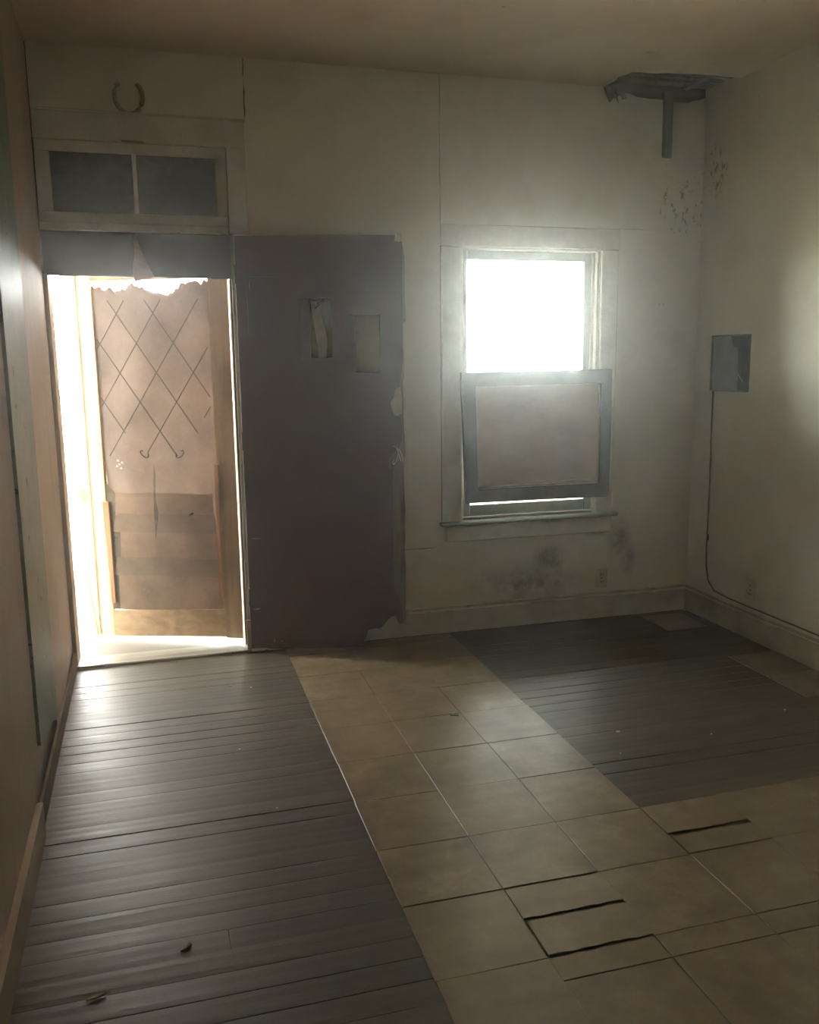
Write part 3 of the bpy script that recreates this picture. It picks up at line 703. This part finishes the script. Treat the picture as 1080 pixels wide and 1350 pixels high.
# metal box in the right wall
eb = tag(empty('electrical_box', (XR, (HY0 + HY1) / 2, (HZ0 + HZ1) / 2)), 'open gutted grey metal box recessed in the side wall', 'electrical box')
hw, hh = (HY1 - HY0) / 2, (HZ1 - HZ0) / 2
box('back_plate', 0.085, 0.09, -hw, hw, -hh, hh, 'metal_d', eb, 0)
for s in (-1, 1):
    box('side_plate', 0.0, 0.09, s * hw - 0.002, s * hw + 0.002, -hh, hh, 'metal', eb, 0)
    box('end_plate', 0.0, 0.09, -hw, hw, s * hh - 0.002, s * hh + 0.002, 'metal', eb, 0)
lp = [(-0.06, -hh + 0.005), (hw - 0.004, -hh + 0.002), (hw - 0.004, hh - 0.004), (0.02, hh - 0.006), (0.0, 0.09), (-0.045, 0.085), (-0.05, 0.02)]
prism('cover_flap', lp, [], 0.012, 0.016, 'metal', eb, lambda u, v, d: (d, u, v))
prism('torn_liner', [(-hw + 0.01, -hh + 0.06), (-hw + 0.035, -hh + 0.02), (-hw + 0.05, hh - 0.03), (-hw + 0.012, hh - 0.02)], [], 0.02, 0.024, 'slat', eb, lambda u, v, d: (d, u, v))
prism('breaker', [(-0.07, -0.1), (0.04, -0.11), (0.05, -0.02), (-0.06, 0.0)], [], 0.03, 0.085, 'metal_d', eb, lambda u, v, d: (d, u, v))
for k, ppts in enumerate(([(0.03, -0.08, -0.10), (0.03, -0.03, -0.05), (0.04, 0.02, -0.07), (0.03, 0.06, -0.12)], [(0.025, -0.02, 0.05), (0.03, 0.01, -0.02), (0.02, -0.01, -0.10)], [(0.02, 0.10, -0.13), (0.02, 0.095, -0.08), (0.022, 0.10, -0.06)])):
    tube('loose_wire', ppts, 0.003, 'wire' if k != 1 else 'iron', eb, 5)

# cable down the right wall and along the baseboard
cpts = [(XR - 0.004, 4.245, 1.293), (XR - 0.005, 4.243, 1.1), (XR - 0.004, 4.237, 0.8), (XR - 0.005, 4.236, 0.55), (XR - 0.004, 4.24, 0.40), (XR - 0.005, 4.232, 0.30), (XR - 0.005, 4.21, 0.225), (XR - 0.006, 4.15, 0.180), (XR - 0.006, 4.02, 0.170), (XR - 0.006, 3.6, 0.168), (XR - 0.006, 3.0, 0.166), (XR - 0.006, 2.0, 0.166)]
cb = tag(tube('electric_cable', cpts, 0.0042, 'cable'), 'thin painted cable running down from the metal box and along the baseboard', 'cable')
tube('cable_clip', [(XR - 0.009, 4.222, 0.455), (XR - 0.009, 4.222, 0.49)], 0.004, 'metal_d', cb)

# hanging slat at the ceiling hole
tag(prism('wooden_slat', [(2.690, 2.545), (2.742, 2.540), (2.742, 2.84), (2.735, 2.875), (2.682, 2.875), (2.688, 2.80)], [], D - 0.014, D, 'slat'), 'short weathered wooden slat hanging from the broken ceiling corner', 'slat')

# rag hanging in front of the header
bm = bmesh.new(); n = 8
L_, R_ = [], []
for k in range(n + 1):
    t = k / n; z = 2.072 - 0.215 * t; wdt = 0.010 + 0.085 * t ** 1.3
    L_.append(bm.verts.new((-0.078 + 0.006 * math.sin(6 * t), D - 0.006 - 0.012 * math.sin(3 * t), z)))
    R_.append(bm.verts.new((-0.072 + wdt, D - 0.004 - 0.02 * math.sin(4 * t + 0.6), z + (0.03 * t if k == n else 0))))
for k in range(n): bm.faces.new((L_[k], R_[k], R_[k + 1], L_[k + 1]))
rg = tag(mesh_obj('rag', bm, 'scrap'), 'pale torn scrap of cloth hanging from the dark door header', 'cloth')
md = rg.modifiers.new('thick', 'SOLIDIFY'); md.thickness = 0.002

# ------------------------------------------------------------------ litter on the floor
def flake(x, y, s, label, grp, mat='chip', z=0.0015):
    lp = [(s * math.cos(a) * RNG.uniform(0.55, 1.1), s * 0.8 * math.sin(a) * RNG.uniform(0.55, 1.1)) for a in [k * math.pi / 3 for k in range(6)]]
    o = prism('paint_flake', lp, [], 0.0, 0.002, mat, None, lambda u, v, d: (u, v, d + 0.12 * u), (x, y, z))
    tag(o, label, 'paint flake', grp)
for x, y_, s in ((1.69, 2.96, 0.009), (1.60, 2.78, 0.005), (2.03, 2.83, 0.005), (2.47, 2.95, 0.006)):
    flake(x, y_, s, 'tiny white paint flake on the bare dark boards inside the tile border', 'paint flakes on the bare patch')
for x, y_, s in ((0.33, 3.9, 0.006), (0.22, 3.25, 0.005), (0.06, 1.77, 0.005), (0.29, 1.72, 0.006), (0.3, 2.75, 0.005)):
    flake(x, y_, s, 'tiny pale paint flake on the grey boards beside the tile strip', 'paint flakes by the doorway')
def splinter(x, y, l, ang, label):
    o = prism('wood_splinter', [(-l / 2, 0), (0, -0.004), (l / 2, -0.001), (l / 3, 0.005), (-l / 4, 0.004)], [], 0, 0.005, 'twig', None, lambda u, v, d: (u, v, d), (x, y, 0.0015))
    o.rotation_euler = (0, 0, ang); tag(o, label, 'splinter')
splinter(-0.015, 2.10, 0.035, 0.6, 'crumpled pale wood splinter lying in the middle of the grey boards')
splinter(-0.225, 1.98, 0.045, 0.3, 'long thin wood splinter near the side wall on the grey boards')
splinter(0.965, 4.235, 0.05, 1.35, 'pale upright sliver at the broken foot of the brown door')
splinter(0.90, 4.25, 0.03, 0.1, 'short pale wood chip under the edge of the brown door')
flake(0.24, 3.95, 0.010, 'yellowish paint flake on the grey boards just inside the threshold', 'paint flakes by the doorway', 'tan')
o = prism('tile_shard', [(-0.02, 0.0), (0.012, -0.014), (0.018, 0.008), (-0.004, 0.014)], [], 0, 0.003, 'tile_edge', None, lambda u, v, d: (u, v, d), (1.118, 3.305, 0.0058))
tag(o, 'dark broken tile corner in the tile strip', 'tile shard')

# ------------------------------------------------------------------ outside
tag(box('porch_floor', -3.0, 4.0, 4.585, 6.6, -0.16, -0.012, 'concrete', bev=0.01), 'weathered grey porch deck outside the door', 'porch', kind='structure')
pr = tag(box('added_porch_roof', -0.98, 4.2, 4.585, 6.35, 2.62, 2.72, 'siding', bev=0.01), 'unseen painted porch roof added to cut the sky light outside the doorway', 'roof', kind='structure')  # unseen roof, added to hold back sky light from deck and floor
box('porch_beam', -0.98, 4.2, 6.2, 6.3, 2.46, 2.62, 'siding', pr, 0.005)  # beam and posts only carry the added roof
for px in (1.45, 3.9): box('porch_post', px, px + 0.11, 6.2, 6.31, -0.012, 2.46, 'siding', pr, 0.006)
tag(box('ground', -40, 40, -30, 60, -0.5, -0.3, 'earth', bev=0), 'dry bright ground outside the house', 'ground', kind='structure')
tag(box('added_sun_blocker', -0.86, -0.72, 4.58, 4.955, -0.16, 2.6, 'siding', bev=0.005), 'unseen short wing wall added to keep the sun off the screen door panel', 'wall', kind='structure')  # unseen blocker, added so sun reaches only the free-edge stile

# ------------------------------------------------------------------ haze added to the room air for a glow round the openings
hz = box('glow_haze', -0.32, 2.90, -2.4, 4.20, 0.02, 2.84, 'slot', bev=0)
hm = bpy.data.materials.new('glow_haze_air'); hm.use_nodes = True
nt = hm.node_tree; nt.nodes.clear()
vo = nt.nodes.new('ShaderNodeOutputMaterial'); vs = nt.nodes.new('ShaderNodeVolumeScatter')
vs.inputs['Color'].default_value = (0.97, 0.98, 1.0, 1); vs.inputs['Density'].default_value = 0.020; vs.inputs['Anisotropy'].default_value = 0.89
nt.links.new(vs.outputs[0], vo.inputs['Volume'])
hz.data.materials.clear(); hz.data.materials.append(hm)
tag(hz, 'thin haze added to the room air for the glow round the openings', 'haze', kind='stuff')
